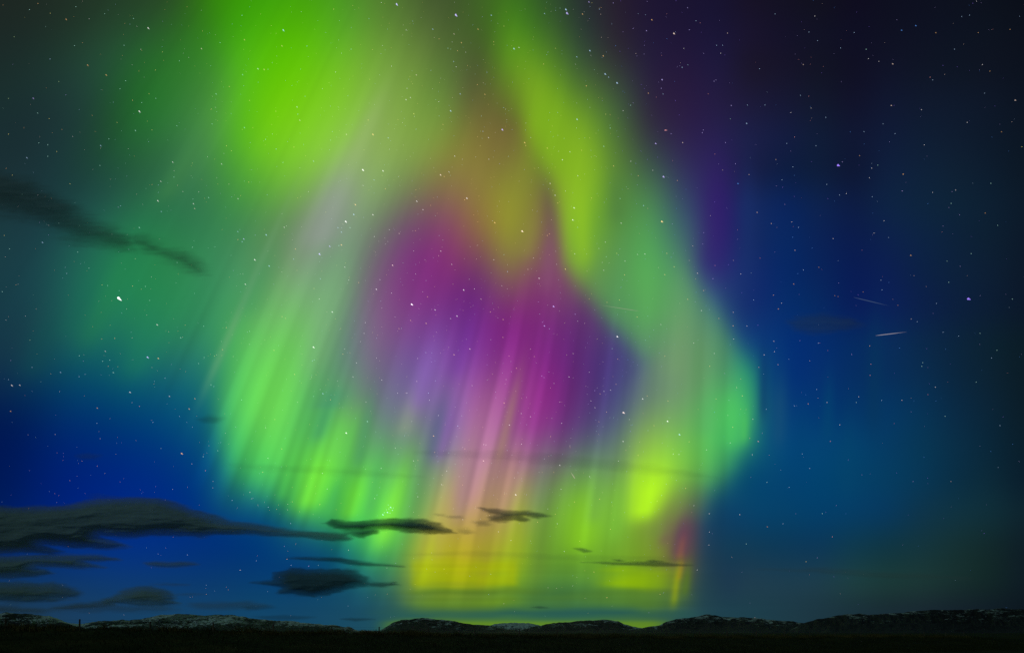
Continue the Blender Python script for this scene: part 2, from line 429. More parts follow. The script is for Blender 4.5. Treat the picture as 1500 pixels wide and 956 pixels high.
# ------------------------------------------------------------ hills
def hill_mat():
    m, N, L = new_mat('hill_rock_and_snow')
    out = N.new('ShaderNodeOutputMaterial'); b = N.new('ShaderNodeBsdfPrincipled')
    b.inputs['Roughness'].default_value = .9
    tc = N.new('ShaderNodeTexCoord')
    mp = N.new('ShaderNodeMapping'); mp.inputs['Scale'].default_value = (.0075, .003, .024); mp.inputs['Rotation'].default_value = (0, R(28), 0)
    L.new(tc.outputs['Object'], mp.inputs['Vector'])
    n1 = N.new('ShaderNodeTexNoise'); n1.inputs['Scale'].default_value = 1.0; n1.inputs['Detail'].default_value = 7; n1.inputs['Roughness'].default_value = .74; n1.inputs['Distortion'].default_value = .9
    L.new(mp.outputs[0], n1.inputs['Vector'])
    n2 = N.new('ShaderNodeTexNoise'); n2.inputs['Scale'].default_value = .0011; n2.inputs['Detail'].default_value = 3
    L.new(tc.outputs['Object'], n2.inputs['Vector'])
    at_ = N.new('ShaderNodeAttribute'); at_.attribute_name = 'snow'
    s1 = N.new('ShaderNodeMath'); s1.operation = 'MULTIPLY_ADD'; L.new(n2.outputs[0], s1.inputs[0]); s1.inputs[1].default_value = .55; L.new(n1.outputs[0], s1.inputs[2])
    s2 = N.new('ShaderNodeMath'); s2.operation = 'ADD'; L.new(s1.outputs[0], s2.inputs[0]); L.new(at_.outputs['Fac'], s2.inputs[1])
    r = N.new('ShaderNodeMapRange'); r.inputs['From Min'].default_value = .81; r.inputs['From Max'].default_value = .93
    L.new(s2.outputs[0], r.inputs['Value'])
    mx = N.new('ShaderNodeMix'); mx.data_type = 'RGBA'
    mx.inputs['A'].default_value = (.010, .014, .024, 1); mx.inputs['B'].default_value = (.70, .86, .96, 1)
    L.new(r.outputs[0], mx.inputs['Factor']); L.new(mx.outputs['Result'], b.inputs['Base Color'])
    L.new(b.outputs[0], out.inputs['Surface'])
    return m
HILL = hill_mat()

def c4(x0, pts): return [(x0+a/4, 860+b/4) for a, b in pts]
def fbm(x, y, seed, n=5):
    o = 0; a = .5; t = 0
    for k in range(n):
        o = o+a*noise2(x*2**k+17*k, y*2**k+9*k, seed+k); t += a; a *= .55
    return o/t

def hill(profile, dist, depth, seed, snow, base_y=934, label='', foot=0.):
    """a ridge whose skyline follows profile, with eroded slopes down to the plain on both sides"""
    px = np.array([p[0] for p in profile]); py = np.array([p[1] for p in profile])
    x0, x1 = px[0], px[-1]
    U = np.arange(x0, x1+.01, .9)
    top = np.interp(U, px, py)
    top = top + (fbm(U/9, U*0+seed, seed)-.5)*2.6*np.minimum(1, np.minimum(U-x0, x1-U)/12)
    V = np.concatenate([np.linspace(-1, -.0, 46), np.linspace(.08, 1, 12)])
    UU, VV = np.meshgrid(U, V)
    TT = np.broadcast_to(top, UU.shape)
    ydist = dist+VV*depth*(1+.25*np.sin(UU/37+seed))
    # horizontal ray for every column; height from the elevation of the skyline
    hx = (UU-750)/ FOC * dist
    el_t = (926.2-TT)/FOC            # small-angle elevation slope near the horizon
    H = np.maximum(el_t*dist*1.0, -12)
    ero = 1-np.abs(2*fbm(UU/15+VV*1.6, VV*3.1+UU/50, seed+3)-1)
    fall = np.where(VV < 0, (1-np.abs(VV))**1.35, (1-VV)**1.2)
    gul = 1-(1-ero)*.75*np.sin(np.pi*np.clip(np.abs(VV), 0, 1))
    Z = EYE+H*fall*gul - 14*(1-fall)
    X = hx*ydist/dist
    # keep the skyline exact: nothing in front may rise above it
    v = np.stack([X, ydist, Z], -1)
    sn = snow-.20*(1-fall)+(fall > .9)*.02 + .0*UU
    edge = np.minimum(UU-x0, x1-UU)
    f = grid_faces(len(V), len(U))
    o = link_mesh('hills', v.reshape(-1, 3), f, HILL, attrs={'snow': ('F', sn)})
    tag(o, label, 'hill', kind='structure')
    return o

P1 = c4(0, [(-900,150),(-500,170),(-200,150),(0,152),(40,145),(90,150),(150,152),(230,160),(300,170),(350,185),(400,205),(450,212),(520,206),(600,195),(700,190),(800,188),(850,178),(900,168),(960,158),(1050,155),(1130,158),(1200,165),(1280,158),(1360,160),(1420,168),(1500,182)])
P1 += c4(375, [(40,188),(160,195),(250,200),(300,208),(340,212),(400,218),(460,220),(500,228),(545,230),(575,245),(600,250),(720,252),(790,262),(860,285)])
P2 = c4(375, [(640,290),(700,262),(750,240),(800,205),(850,190),(920,182),(980,178),(1050,188),(1150,195),(1220,210),(1300,218),(1380,222),(1480,240),(1600,262),(1660,285)])
P3 = c4(375, [(1300,262),(1350,230),(1400,212),(1460,207),(1500,209),(1570,206),(1620,210),(1650,218),(1700,230),(1740,262)])
P4 = c4(750, [(-60,290),(0,262),(90,238),(150,222),(200,215),(280,205),(400,195),(500,190),(530,187),(580,190),(620,198),(650,212),(700,225),(750,232),(830,240),(930,262),(980,290)])
P5 = c4(750, [(640,290),(740,245),(800,227),(860,220),(900,200),(960,185),(1060,175),(1120,160),(1155,155),(1190,160),(1220,170),(1290,172),(1340,172),(1400,176),(1500,186),(1600,195),(1680,203),(1720,210),(1800,235),(1900,262),(1980,290)])
P6 = c4(1125, [(60,290),(140,240),(200,212),(220,205),(280,188),(350,175),(400,165),(450,154),(520,152),(600,158),(700,150),(800,145),(900,135),(980,130),(1080,132),(1200,128),(1370,122),(1500,128),(1800,120),(2200,140),(2500,150)])
hill(P1, 14000, 2600, 11, .10, label='long snow-streaked hills along the left horizon')
hill(P3, 17000, 2000, 23, .20, label='small snowy far hill between the middle hills')
hill(P2, 10500, 1900, 37, .05, label='flat-topped dark hill left of centre with snow streaks')
hill(P4, 11000, 1900, 41, .03, label='rounded dark hill right of centre with a snowy gully')
hill(P5, 9500, 1800, 53, .018, label='dark peaked hill under the right edge of the aurora')
hill(P6, 8000, 1700, 67, .02, label='long dark ridge along the right horizon')
# low dark rises at the feet of the hills
LOW = [([(60,934),(70,914),(88,911),(100,913),(118,919),(150,922),(185,934)], 6000), ([(560,934),(575,921),(588,916),(606,915),(622,920),(640,928),(650,934)], 6500),
       ([(435,934),(452,924),(470,921),(495,921),(512,927),(520,934)], 6500), ([(770,934),(790,928),(810,926),(826,927),(850,934)], 6500),
       ([(905,934),(925,924),(945,922),(975,927),(1010,934)], 6400), ([(1190,934),(1215,918),(1260,913),(1330,912),(1420,914),(1520,918),(1640,934)], 5600),
       ([(1020,934),(1060,925),(1110,922),(1180,925),(1210,934)], 6000)]
for k, (p, d) in enumerate(LOW):
    hill(p, d, 700, 80+k, -.35, label='low dark rise at the foot of the hills')

# ------------------------------------------------------------ ground
FA = (-35.4, 43.9); FD = (4.0, 1.834)              # first post and step along the fence
FN = math.hypot(*FD); FDU = (FD[0]/FN, FD[1]/FN); FNV = (FDU[1], -FDU[0])   # FNV points to the camera side

def bank_h(s):
    return np.interp(s, [-60,-10, 0, 18, 37, 58, 85, 160], [2.6,2.15,2.02,1.66,1.34,1.15,1.10,1.0])

def ground_z(x, y):
    s = (x-FA[0])*FDU[0]+(y-FA[1])*FDU[1]
    n = (x-FA[0])*FNV[0]+(y-FA[1])*FNV[1]          # >0 on the camera's side
    h = bank_h(s)
    front = sstep(17, 0, n+1.5)
    back = 1-.85*sstep(-3, -40, n)
    z = h*np.where(n > 0, front, back)
    r = np.hypot(x, y)
    z = z+(fbm(x/3.1, y/3.1, 91)-.5)*.16*sstep(4, 20, r)+(fbm(x/.7, y/.7, 95)-.5)*.05
    z = np.where(r > 150, z*np.clip(1-(r-150)/300, 0, 1), z)
    return z

rr = np.concatenate([np.linspace(.6, 30, 30), np.linspace(30.6, 100, 180), np.geomspace(101, 60000, 60)])
aa = np.radians(np.concatenate([np.arange(-180, -52, 6), np.arange(-52, 52, .5), np.arange(52, 180.1, 6.0953)]))
aa[-1] = math.pi
AA, RR = np.meshgrid(aa, rr)
gx = np.sin(AA)*RR; gy = np.cos(AA)*RR
gz = ground_z(gx, gy)
gz = np.where(RR > 3000, gz-(RR-3000)*.0003, gz)
m, N, L = new_mat('night_field')
out = N.new('ShaderNodeOutputMaterial'); b = N.new('ShaderNodeBsdfPrincipled'); b.inputs['Roughness'].default_value = 1; b.inputs['Specular IOR Level'].default_value = .1
tc = N.new('ShaderNodeTexCoord'); n1 = N.new('ShaderNodeTexNoise'); n1.inputs['Scale'].default_value = .35; n1.inputs['Detail'].default_value = 8; n1.inputs['Roughness'].default_value = .7
L.new(tc.outputs['Object'], n1.inputs['Vector'])
cr = N.new('ShaderNodeValToRGB'); cr.color_ramp.elements[0].position = .36; cr.color_ramp.elements[0].color = (.012, .017, .006, 1)
cr.color_ramp.elements[1].position = .66; cr.color_ramp.elements[1].color = (.070, .058, .018, 1)
e = cr.color_ramp.elements.new(.52); e.color = (.028, .036, .010, 1)
L.new(n1.outputs[0], cr.inputs[0]); L.new(cr.outputs[0], b.inputs['Base Color'])
L.new(b.outputs[0], out.inputs['Surface'])
g = link_mesh('ground', np.stack([gx, gy, gz], -1).reshape(-1, 3), grid_faces(len(rr), len(aa)), m)
tag(g, 'dark grassy field in the foreground', 'ground', kind='structure')

# rough grass over the bank
def grass_mat(name, c):
    m, N, L = new_mat(name)
    out = N.new('ShaderNodeOutputMaterial'); b = N.new('ShaderNodeBsdfPrincipled'); b.inputs['Roughness'].default_value = .8; b.inputs['Specular IOR Level'].default_value = .15
    tc = N.new('ShaderNodeTexCoord'); n1 = N.new('ShaderNodeTexNoise'); n1.inputs['Scale'].default_value = .5; n1.inputs['Detail'].default_value = 4
    L.new(tc.outputs['Object'], n1.inputs['Vector'])
    cr = N.new('ShaderNodeValToRGB'); cr.color_ramp.elements[0].position = .38; cr.color_ramp.elements[0].color = c[0]; cr.color_ramp.elements[1].position = .62; cr.color_ramp.elements[1].color = c[1]
    L.new(n1.outputs[0], cr.inputs[0]); L.new(cr.outputs[0], b.inputs['Base Color']); L.new(b.outputs[0], out.inputs['Surface'])
    return m

def blades(n, srange, nrange, hmin, hmax, w, seed, clump=None):
    rs = np.random.RandomState(seed)
    s = rs.uniform(*srange, n); q = rs.uniform(*nrange, n)
    if clump:
        cs = rs.uniform(*srange, clump); k = rs.randint(0, clump, n)
        s = cs[k]+rs.normal(0, .35, n); hk = rs.uniform(.5, 1, clump)[k]
        q = rs.uniform(nrange[0], nrange[1], clump)[k]+rs.normal(0, .3, n)
    else:
        hk = .6+.8*noise2(s/2.5, q/2.5, seed)
    x = FA[0]+FDU[0]*s+FNV[0]*q; y = FA[1]+FDU[1]*s+FNV[1]*q
    z = ground_z(x, y)-.02
    h = rs.uniform(hmin, hmax, n)*hk; a = rs.uniform(0, np.pi, n)
    lx = rs.normal(0, .35, n)*h; ly = rs.normal(0, .35, n)*h
    dx = np.cos(a)*w/2; dy = np.sin(a)*w/2
    v = np.stack([np.stack([x-dx, y-dy, z], -1), np.stack([x+dx, y+dy, z], -1),
                  np.stack([x+lx*.5+dx*.7, y+ly*.5+dy*.7, z+h*.62], -1), np.stack([x+lx, y+ly, z+h], -1)], 1).reshape(-1, 3)
    f = np.arange(4*n).reshape(n, 4)
    return v, f
v, f = blades(60000, (-12, 110), (-2, 22), .10, .26, .035, 5)
o = link_mesh('grass', v, f, grass_mat('field_grass', ((.016, .024, .007, 1), (.050, .054, .015, 1))), smooth=False)
tag(o, 'short dark grass covering the field and its bank', 'grass', kind='stuff')
v, f = blades(15000, (-12, 110), (-1.5, 2.5), .22, .52, .04, 6, clump=230)
o = link_mesh('dry_grass', v, f, grass_mat('dry_grass', ((.075, .062, .018, 1), (.15, .115, .04, 1))), smooth=False)
tag(o, 'clumps of taller brown dry grass along the fence', 'dry grass', kind='stuff')

# ------------------------------------------------------------ fence: posts in the bank and three wires
fm, N, L = new_mat('weathered_post')
out = N.new('ShaderNodeOutputMaterial'); b = N.new('ShaderNodeBsdfPrincipled'); b.inputs['Roughness'].default_value = .9
tc = N.new('ShaderNodeTexCoord'); mp = N.new('ShaderNodeMapping'); mp.inputs['Scale'].default_value = (30, 30, 2); n1 = N.new('ShaderNodeTexNoise'); n1.inputs['Scale'].default_value = 1
L.new(tc.outputs['Object'], mp.inputs[0]); L.new(mp.outputs[0], n1.inputs['Vector'])
cr = N.new('ShaderNodeValToRGB'); cr.color_ramp.elements[0].color = (.06, .045, .035, 1); cr.color_ramp.elements[1].color = (.20, .15, .11, 1)
L.new(n1.outputs[0], cr.inputs[0]); L.new(cr.outputs[0], b.inputs['Base Color']); L.new(b.outputs[0], out.inputs['Surface'])
wm, N, L = new_mat('fence_wire')
out = N.new('ShaderNodeOutputMaterial'); b = N.new('ShaderNodeBsdfPrincipled'); b.inputs['Metallic'].default_value = .8; b.inputs['Roughness'].default_value = .5; b.inputs['Base Color'].default_value = (.2, .2, .2, 1)
L.new(b.outputs[0], out.inputs['Surface'])

fence = bpy.data.objects.new('fence', None); col.objects.link(fence); fence.location = (FA[0], FA[1], 0)
tag(fence, 'line of wooden fence posts with thin wires crossing the field before the hills', 'fence')
post_xyz = []
rs = np.random.RandomState(3)
for i in range(-1, 26):
    jx = rs.normal(0, .10)
    x = FA[0]+FD[0]*i+jx; y = FA[1]+FD[1]*i
    z = float(ground_z(np.array([x]), np.array([y]))[0])
    h = rs.uniform(.58, .74); r0 = .06*rs.uniform(.85, 1.15)
    tx, ty = rs.normal(0, .03, 2)
    vs = []; ns = 9
    for k, (hh, rad) in enumerate(((-.3, 1.0), (.0, 1.0), (.5*h, .96), (h-.06, .9), (h-.012, .84), (h, .6))):
        for j in range(ns):
            a = 2*math.pi*j/ns
            rr_ = r0*rad*(1+.06*math.sin(3*a+i))
            vs.append((x-FA[0]+tx*hh+rr_*math.cos(a), y-FA[1]+ty*hh+rr_*math.sin(a), z+hh))
    fs = [(k*ns+j, k*ns+(j+1) % ns, (k+1)*ns+(j+1) % ns, (k+1)*ns+j) for k in range(5) for j in range(ns)]
    c = len(vs); vs.append((x-FA[0]+tx*h, y-FA[1]+ty*h, z+h+.008))
    fs += [(5*ns+j, 5*ns+(j+1) % ns, c, c) for j in range(ns)]
    me = bpy.data.meshes.new('post'); me.from_pydata(vs, [], [tuple(dict.fromkeys(q)) for q in fs]); me.materials.append(fm)
    po = bpy.data.objects.new('post', me); col.objects.link(po); po.parent = fence
    post_xyz.append((x-FA[0], y-FA[1], z, h, tx, ty))
for frac in (.42, .68, .92):
    vs = []; fs = []
    for (x, y, z, h, tx, ty), (x2, y2, z2, h2, tx2, ty2) in zip(post_xyz[:-1], post_xyz[1:]):
        for t in np.linspace(0, 1, 5):
            sag = -.05*4*t*(1-t)
            p = (x+(x2-x)*t+FNV[0]*.085, y+(y2-y)*t+FNV[1]*.085, z+h*frac+(z2+h2*frac-z-h*frac)*t+sag)
            for j in range(4):
                a = math.pi/2*j
                vs.append((p[0]+FNV[0]*.003*math.cos(a), p[1]+FNV[1]*.003*math.cos(a), p[2]+.003*math.sin(a)))
    n = len(vs)//4
    for k in range(n-1):
        for j in range(4):
            fs.append((k*4+j, k*4+(j+1) % 4, k*4+4+(j+1) % 4, k*4+4+j))
    me = bpy.data.meshes.new('wire'); me.from_pydata(vs, [], fs); me.materials.append(wm)
    wo = bpy.data.objects.new('wire', me); col.objects.link(wo); wo.parent = fence

# ------------------------------------------------------------ clouds
def cloud_mat(name, c, trans=.35):
    m, N, L = new_mat(name)
    out = N.new('ShaderNodeOutputMaterial')
    at_ = N.new('ShaderNodeAttribute'); at_.attribute_name = 'cover'
    d = N.new('ShaderNodeBsdfDiffuse'); t = N.new('ShaderNodeBsdfTranslucent'); d.inputs['Color'].default_value = c; t.inputs['Color'].default_value = c
    mx = N.new('ShaderNodeMixShader'); mx.inputs[0].default_value = trans; L.new(d.outputs[0], mx.inputs[1]); L.new(t.outputs[0], mx.inputs[2])
    tr = N.new('ShaderNodeBsdfTransparent'); m2 = N.new('ShaderNodeMixShader')
    L.new(at_.outputs['Fac'], m2.inputs[0]); L.new(tr.outputs[0], m2.inputs[1]); L.new(mx.outputs[0], m2.inputs[2])
    L.new(m2.outputs[0], out.inputs['Surface'])
    return m
CM = {'grey': cloud_mat('grey_cloud', (.50, .66, .68, 1), .25), 'dark': cloud_mat('dark_cloud', (.17, .31, .38, 1), .12), 'veil': cloud_mat('veil_cloud', (.45, .52, .56, 1), .3)}

def cloud(label, polys, dist, m='grey', soft=7., wisp=9., seed=1, dens=.97, group=None, vs=2.2, thick=.085, rag=(26, 5), step=1.5):
    P = [p for q in polys for p in q]
    x0 = min(p[0] for p in P)-soft*3-4; x1 = max(p[0] for p in P)+soft*2+4
    y0 = min(p[1] for p in P)-soft-4; y1 = max(p[1] for p in P)+soft+4
    X, Y = np.meshgrid(np.arange(x0, x1, step), np.arange(y0, y1, step*.6))
    wx = (fbm(X/rag[0], Y/rag[1], seed)-.5); wy = (fbm(X/rag[0]+40, Y/rag[1]+7, seed+20)-.5)
    Xd = X+wx*wisp*1.2; Yd = Y+wy*wisp*.45
    d = np.full(X.shape, -1e9)
    for q in polys:
        d = np.maximum(d, sdf(q, Xd, Yd, 1., vs)/vs*1.6)
    streak = fbm(X/45, Y/3.2, seed+5)-.5
    d = d+streak*soft*.6+(fbm(X/90+seed, Y/14, seed+31)-.5)*soft*1.3
    fr = fbm(X/16, Y/2.6, seed+41)-.5
    dm = sstep(-soft*1.25, soft*1.0, d+fr*soft*.8)**1.1
    full = sstep(0, soft*5, d)
    al = dm*dens*(.80+.20*full)*(1-.25*fbm(X/50, Y/4, seed+9)*(1-full))
    al = np.clip(al, 0, .995)
    a1 = 1-np.sqrt(1-al)
    W = (x1-x0)*dist/FOC
    bul = fbm(X/70, Y/11, seed+13)-.5
    T_ = thick*min(W, 2600)*(np.clip(d/(soft*7), 0, 1)**.7*(1+bul*.45)+.02)
    lean = (Y-(y0+y1)/2)*dist/FOC*2.0      # the deck recedes: higher in view is farther for its underside
    keep = dm > .004
    nr, nc = X.shape
    F = at_np(X, Y, dist-T_); B = at_np(X, Y, dist+T_)
    f = grid_faces(nr, nc, keep)
    vf, ff, af = compact(F.reshape(-1, 3), f, a1.ravel())
    vb, fb, ab = compact(B.reshape(-1, 3), f[:, ::-1], a1.ravel())
    o = link_mesh('cloud', np.concatenate([vf, vb]), np.concatenate([ff, fb+len(vf)]), CM[m], attrs={'cover': ('F', np.concatenate([af, ab]))})
    tag(o, label, 'cloud', group or 'clouds low over the hills')
    return o

def q5(pts): return [(a/3.75, 700+b/3.75) for a, b in pts]
def q6(pts): return [(360+a/3., 700+b/3.) for a, b in pts]
def q7(pts): return [(a/4.6875, 240+b/4.6875) for a, b in pts]

big = q5([(-160,160),(0,152),(150,154),(260,154),(380,142),(480,120),(600,110),(760,105),(880,112),(980,137),(1080,177),(1180,207),(1260,234),(1400,252)]) + \
      q6([(0,197),(100,209),(200,227),(350,240),(430,247),(465,262),(450,272),(390,276),(250,260),(120,253),(0,248)]) + \
      q5([(1200,314),(1100,326),(960,318),(850,316),(760,328),(620,322),(560,318),(640,345),(720,378),(600,388),(450,386),(300,373),(240,368),(340,402),(280,418),(150,410),(0,415),(-160,420)])
cloud('largest cloud, long grey lens with a tapering right end over the left blue sky', [big], 14000, 'grey', 4.2, 9, 3)
cloud('long grey forked cloud at the left edge, just under the largest cloud', [q5([(-160,425),(0,428),(120,425),(400,424),(540,422),(600,432),(660,447),(560,456),(470,456),(580,492),(450,497),(300,490),(200,488),(260,500),(290,520),(200,540),(0,548),(-160,550)])], 17000, 'grey', 3.8, 8, 5)
cloud('rounded grey cloud at the left edge, low above the snowy hills', [q5([(-160,565),(0,565),(130,568),(220,580),(290,572),(380,600),(450,630),(420,655),(300,672),(150,680),(0,678),(-160,680)])], 22000, 'grey', 5, 12, 8)
cloud('domed grey cloud standing on a flat base above the left hills', [q5([(560,668),(620,650),(680,612),(740,595),(820,590),(900,607),(950,632),(945,668),(980,690),(900,698),(760,700),(620,690),(560,690)])], 24000, 'grey', 4.6, 12, 12)
cloud('faint flat haze-like cloud strip resting just above the left hills', [q5([(300,705),(450,690),(600,690),(760,702),(900,708),(980,720),(760,730),(500,728),(330,728)]), q5([(-100,705),(60,700),(120,720),(260,722),(240,740),(0,738),(-100,736)])], 30000, 'veil', 8, 9, 15, dens=.6)
cloud('low flat wing of grey cloud spreading left from under the domed cloud', [q5([(290,716),(380,700),(480,684),(560,672),(640,676),(620,694),(500,704),(400,718)])], 25000, 'veil', 5, 9, 101, dens=.75)
cloud('pale haze-like cloud strip at the far left, touching the snowy hills', [q5([(-100,712),(0,706),(120,716),(220,714),(300,722),(200,734),(60,738),(-100,736)])], 29000, 'veil', 7, 8, 103, dens=.55)
cloud('faint wisp lying against the top of the largest cloud', [q5([(480,102),(540,88),(620,98),(690,104),(620,112),(520,110)])], 14500, 'veil', 5, 7, 105, dens=.45)
cloud('faint oval smudge in the deep blue sky above the largest cloud', [[(112,668),(128,664),(146,667),(140,672),(120,673)]], 15000, 'veil', 5, 5, 107, dens=.35)
cloud('thin broken wisp above the domed cloud', [q5([(820,580),(900,574),(1040,586),(960,592),(880,590)]), q5([(980,636),(1060,632),(1140,637),(1060,642)])], 24500, 'veil', 3.5, 6, 109, dens=.5)
cloud('small flat grey cloud alone in the blue gap on the left', [q5([(800,468),(850,460),(920,466),(1000,458),(1070,464),(1088,474),(1040,482),(960,490),(880,490),(820,480)])], 19000, 'grey', 4, 5, 17, dens=.9)
cloud('thin pale grey wisp just above the hills, right of the domed cloud', [q5([(1050,690),(1200,684),(1360,676),(1480,700),(1400,715),(1200,716),(1090,706)])], 27000, 'veil', 6, 7, 19, dens=.6)
cloud('dark lens-shaped cloud under the star cluster, ragged at its left', [q6([(335,197),(380,181),(440,189),(540,184),(640,176),(720,175),(790,181),(855,199),(920,240),(860,245),(780,243),(700,235),(620,226),(560,228),(520,240),(440,232),(380,214)]), q6([(560,215),(590,228),(560,250),(520,262),(470,258),(430,240),(480,226)])], 14500, 'dark', 2.9, 8, 23, rag=(14, 5))
cloud('small scattered dark scraps right of the lens-shaped cloud', [q6([(930,228),(970,222),(1010,240),(960,248)]), q6([(880,168),(940,166),(950,174),(900,176)]), q6([(835,158),(870,158),(872,165),(845,166)]), q6([(1000,190),(1060,186),(1070,206),(1020,208)])], 14500, 'veil', 4, 6, 27, dens=.55, rag=(12, 5))
cloud('small dark fish-shaped cloud over the pink and orange glow', [[(650+u/3.187, 600+v/3.187) for u, v in ((170,459),(230,464),(300,469),(380,471),(440,475),(495,494),(440,505),(385,500),(402,517),(375,524),(330,512),(300,518),(250,525),(212,516),(203,500),(228,490),(195,475))]], 14800, 'dark', 3.2, 7, 31, rag=(14, 5), dens=.93)
cloud('thin dark sliver of cloud below the lens-shaped cloud', [q6([(180,352),(250,347),(410,348),(470,360),(560,372),(650,380),(692,388),(600,386),(500,385),(400,368),(250,358)])], 19000, 'dark', 3.2, 5, 37, dens=.93)
cloud('ragged dark cloud cluster low on the left of the yellow glow', [q6([(20,456),(120,450),(135,418),(185,394),(240,396),(300,400),(420,398),(490,414),(535,438),(560,454),(640,457),(665,468),(600,475),(520,476),(460,486),(400,504),(300,520),(230,514),(135,510),(155,484),(80,468)])], 21000, 'dark', 3.6, 13, 41, rag=(20, 6))
cloud('tiny dark wisp of cloud at the centre of the low green glow', [[(842,803),(852,802.5),(866,807),(856,808)]], 20000, 'dark', 2.5, 3, 43, dens=.75)
cloud('long thin dark cloud crossing the low yellow glow on the right', [[(850,822.5),(900,822),(960,822),(1016,827),(960,829.5),(900,827)], [(895,819),(907,818),(918,821.5),(905,823)], [(945,821),(957,819),(972,822),(957,825)]], 22000, 'dark', 2.8, 4, 47, dens=.8)
cloud('tiny flat dark cloud low over the far snowy hill', [[(778,889),(790,887),(804,889.5),(790,891)]], 30000, 'dark', 2, 2, 53, dens=.6)
cloud('small flat cloud just above the hills at the left of the flat-topped hill', [[(500,906),(515,904.5),(548,906.5),(520,908.5)]], 32000, 'dark', 2.4, 3, 57, dens=.65)
cloud('faint flat wisp over the hills below the ragged dark cluster', [[(360,888),(390,886.5),(402,889),(380,892),(362,893)], [(370,902),(420,900),(462,903.5),(430,907),(385,906)]], 30000, 'dark', 3.5, 5, 59, dens=.5)
cloud('long faint veil of cloud crossing the aurora below its purple heart', [[(612,662),(700,660),(790,664),(900,674),(1000,688),(1050,700),(960,694),(860,685),(760,676),(680,671)]], 16000, 'veil', 7, 8, 61, dens=.18, group='thin veils across the aurora')
cloud('faint veil of cloud crossing the green rays above the lens-shaped cloud', [[(335,680),(420,682),(520,686),(620,698),(560,698),(470,693),(390,688)]], 16000, 'veil', 6, 7, 63, dens=.16, group='thin veils across the aurora')
cloud('faint veil across the yellow glow just above its foot', [[(590,812),(700,806),(840,812),(1000,816),(1000,822),(840,820),(700,814)]], 24000, 'veil', 4, 6, 67, dens=.15, group='thin veils across the aurora')
cloud('faint dark streak of cloud in the low blue sky on the right', [[(1110,833),(1200,831),(1330,840),(1420,846),(1300,846),(1180,838)]], 24000, 'veil', 5, 6, 71, dens=.35)
cloud('dark slanting cloud band with a broken tail at upper left', [q7([(-400,10),(-100,50),(30,80),(200,130),(350,195),(490,290),(630,375),(770,440),(885,525),(905,570),(840,578),(710,540),(540,515),(400,470),(250,400),(100,350),(0,325),(-200,300),(-400,280)]), q7([(930,520),(1000,525),(1060,560),(1080,600),(1010,575)]), q7([(1110,610),(1180,620),(1260,635),(1350,690),(1372,740),(1330,725),(1250,680),(1170,645)])], 7000, 'veil', 20, 12, 77, dens=.86, group='clouds high in the sky', vs=1.2, rag=(70, 45), step=2.4, thick=.05)
cloud('faint brownish oval cloud in the blue sky at right', [[(1150,470),(1170,462),(1205,459),(1240,464),(1258,474),(1235,483),(1195,488),(1165,483)]], 9000, 'grey', 9, 12, 81, dens=.40, group='clouds high in the sky', vs=1.4, rag=(30, 14))
cloud('faint dark smudge of cloud left of the green rays', [[(292,613),(308,608),(326,612),(318,618),(300,618)]], 12000, 'dark', 6, 8, 83, dens=.4, group='clouds high in the sky')

# ------------------------------------------------------------ stars
STAR_COL = {'w': (1.0, .95, .97), 'W': (1.0, .97, 1.0), 'b': (.48, .70, 1.0), 'B': (.12, .35, 1.0), 'v': (.56, .46, 1.0), 'V': (.34, .22, 1.0), 'c': (.50, .92, .80),
            'o': (1.0, .58, .24), 'p': (1.0, .76, .66), 'r': (1.0, .42, .42), 'y': (.80, .72, .22), 'g': (.42, .62, .30)}
COLNAME = {'w': 'white', 'W': 'white', 'b': 'pale blue', 'B': 'deep blue', 'v': 'violet', 'V': 'violet-blue', 'c': 'blue-green', 'o': 'orange', 'p': 'peach', 'r': 'red', 'y': 'yellow', 'g': 'greenish'}
def star_mesh(detail):
    vs = []; fs = []
    def blob(cx, cy, rx, ry, rz=1.):
        b0 = len(vs); ns = 8
        vs.append((cx, cy, rz)); 
        for j in range(ns):
            a = 2*math.pi*j/ns; vs.append((cx+rx*math.cos(a), cy+ry*math.sin(a), 0))
        vs.append((cx, cy, -rz))
        for j in range(ns):
            fs.append((b0, b0+1+j, b0+1+(j+1) % ns)); fs.append((b0+1+ns, b0+1+(j+1) % ns, b0+1+j))
    blob(0, 0, 1, 1)
    if detail: blob(.95, -.72, .72, .52, .6); blob(1.7, -1.2, .42, .26, .4)
    return vs, fs
SM = {}
for k, c in STAR_COL.items():
    m, N, L = new_mat('starlight_'+COLNAME[k].replace(' ', '_').replace('-', '_'))
    out = N.new('ShaderNodeOutputMaterial'); e = N.new('ShaderNodeEmission'); e.inputs['Color'].default_value = c+(1,); e.inputs['Strength'].default_value = 1.0
    oi = N.new('ShaderNodeObjectInfo'); sc_ = N.new('ShaderNodeMath'); sc_.operation = 'MULTIPLY'; sc_.inputs[1].default_value = 1.0
    L.new(oi.outputs['Alpha'], sc_.inputs[0]); L.new(sc_.outputs[0], e.inputs['Strength'])
    L.new(e.outputs[0], out.inputs['Surface']); m.cycles.emission_sampling = 'NONE'
    SM[k] = []
    for det in (0, 1):
        vs, fs = star_mesh(det)
        me = bpy.data.meshes.new('star'); me.from_pydata(vs, [], fs); me.materials.append(m); SM[k].append(me)

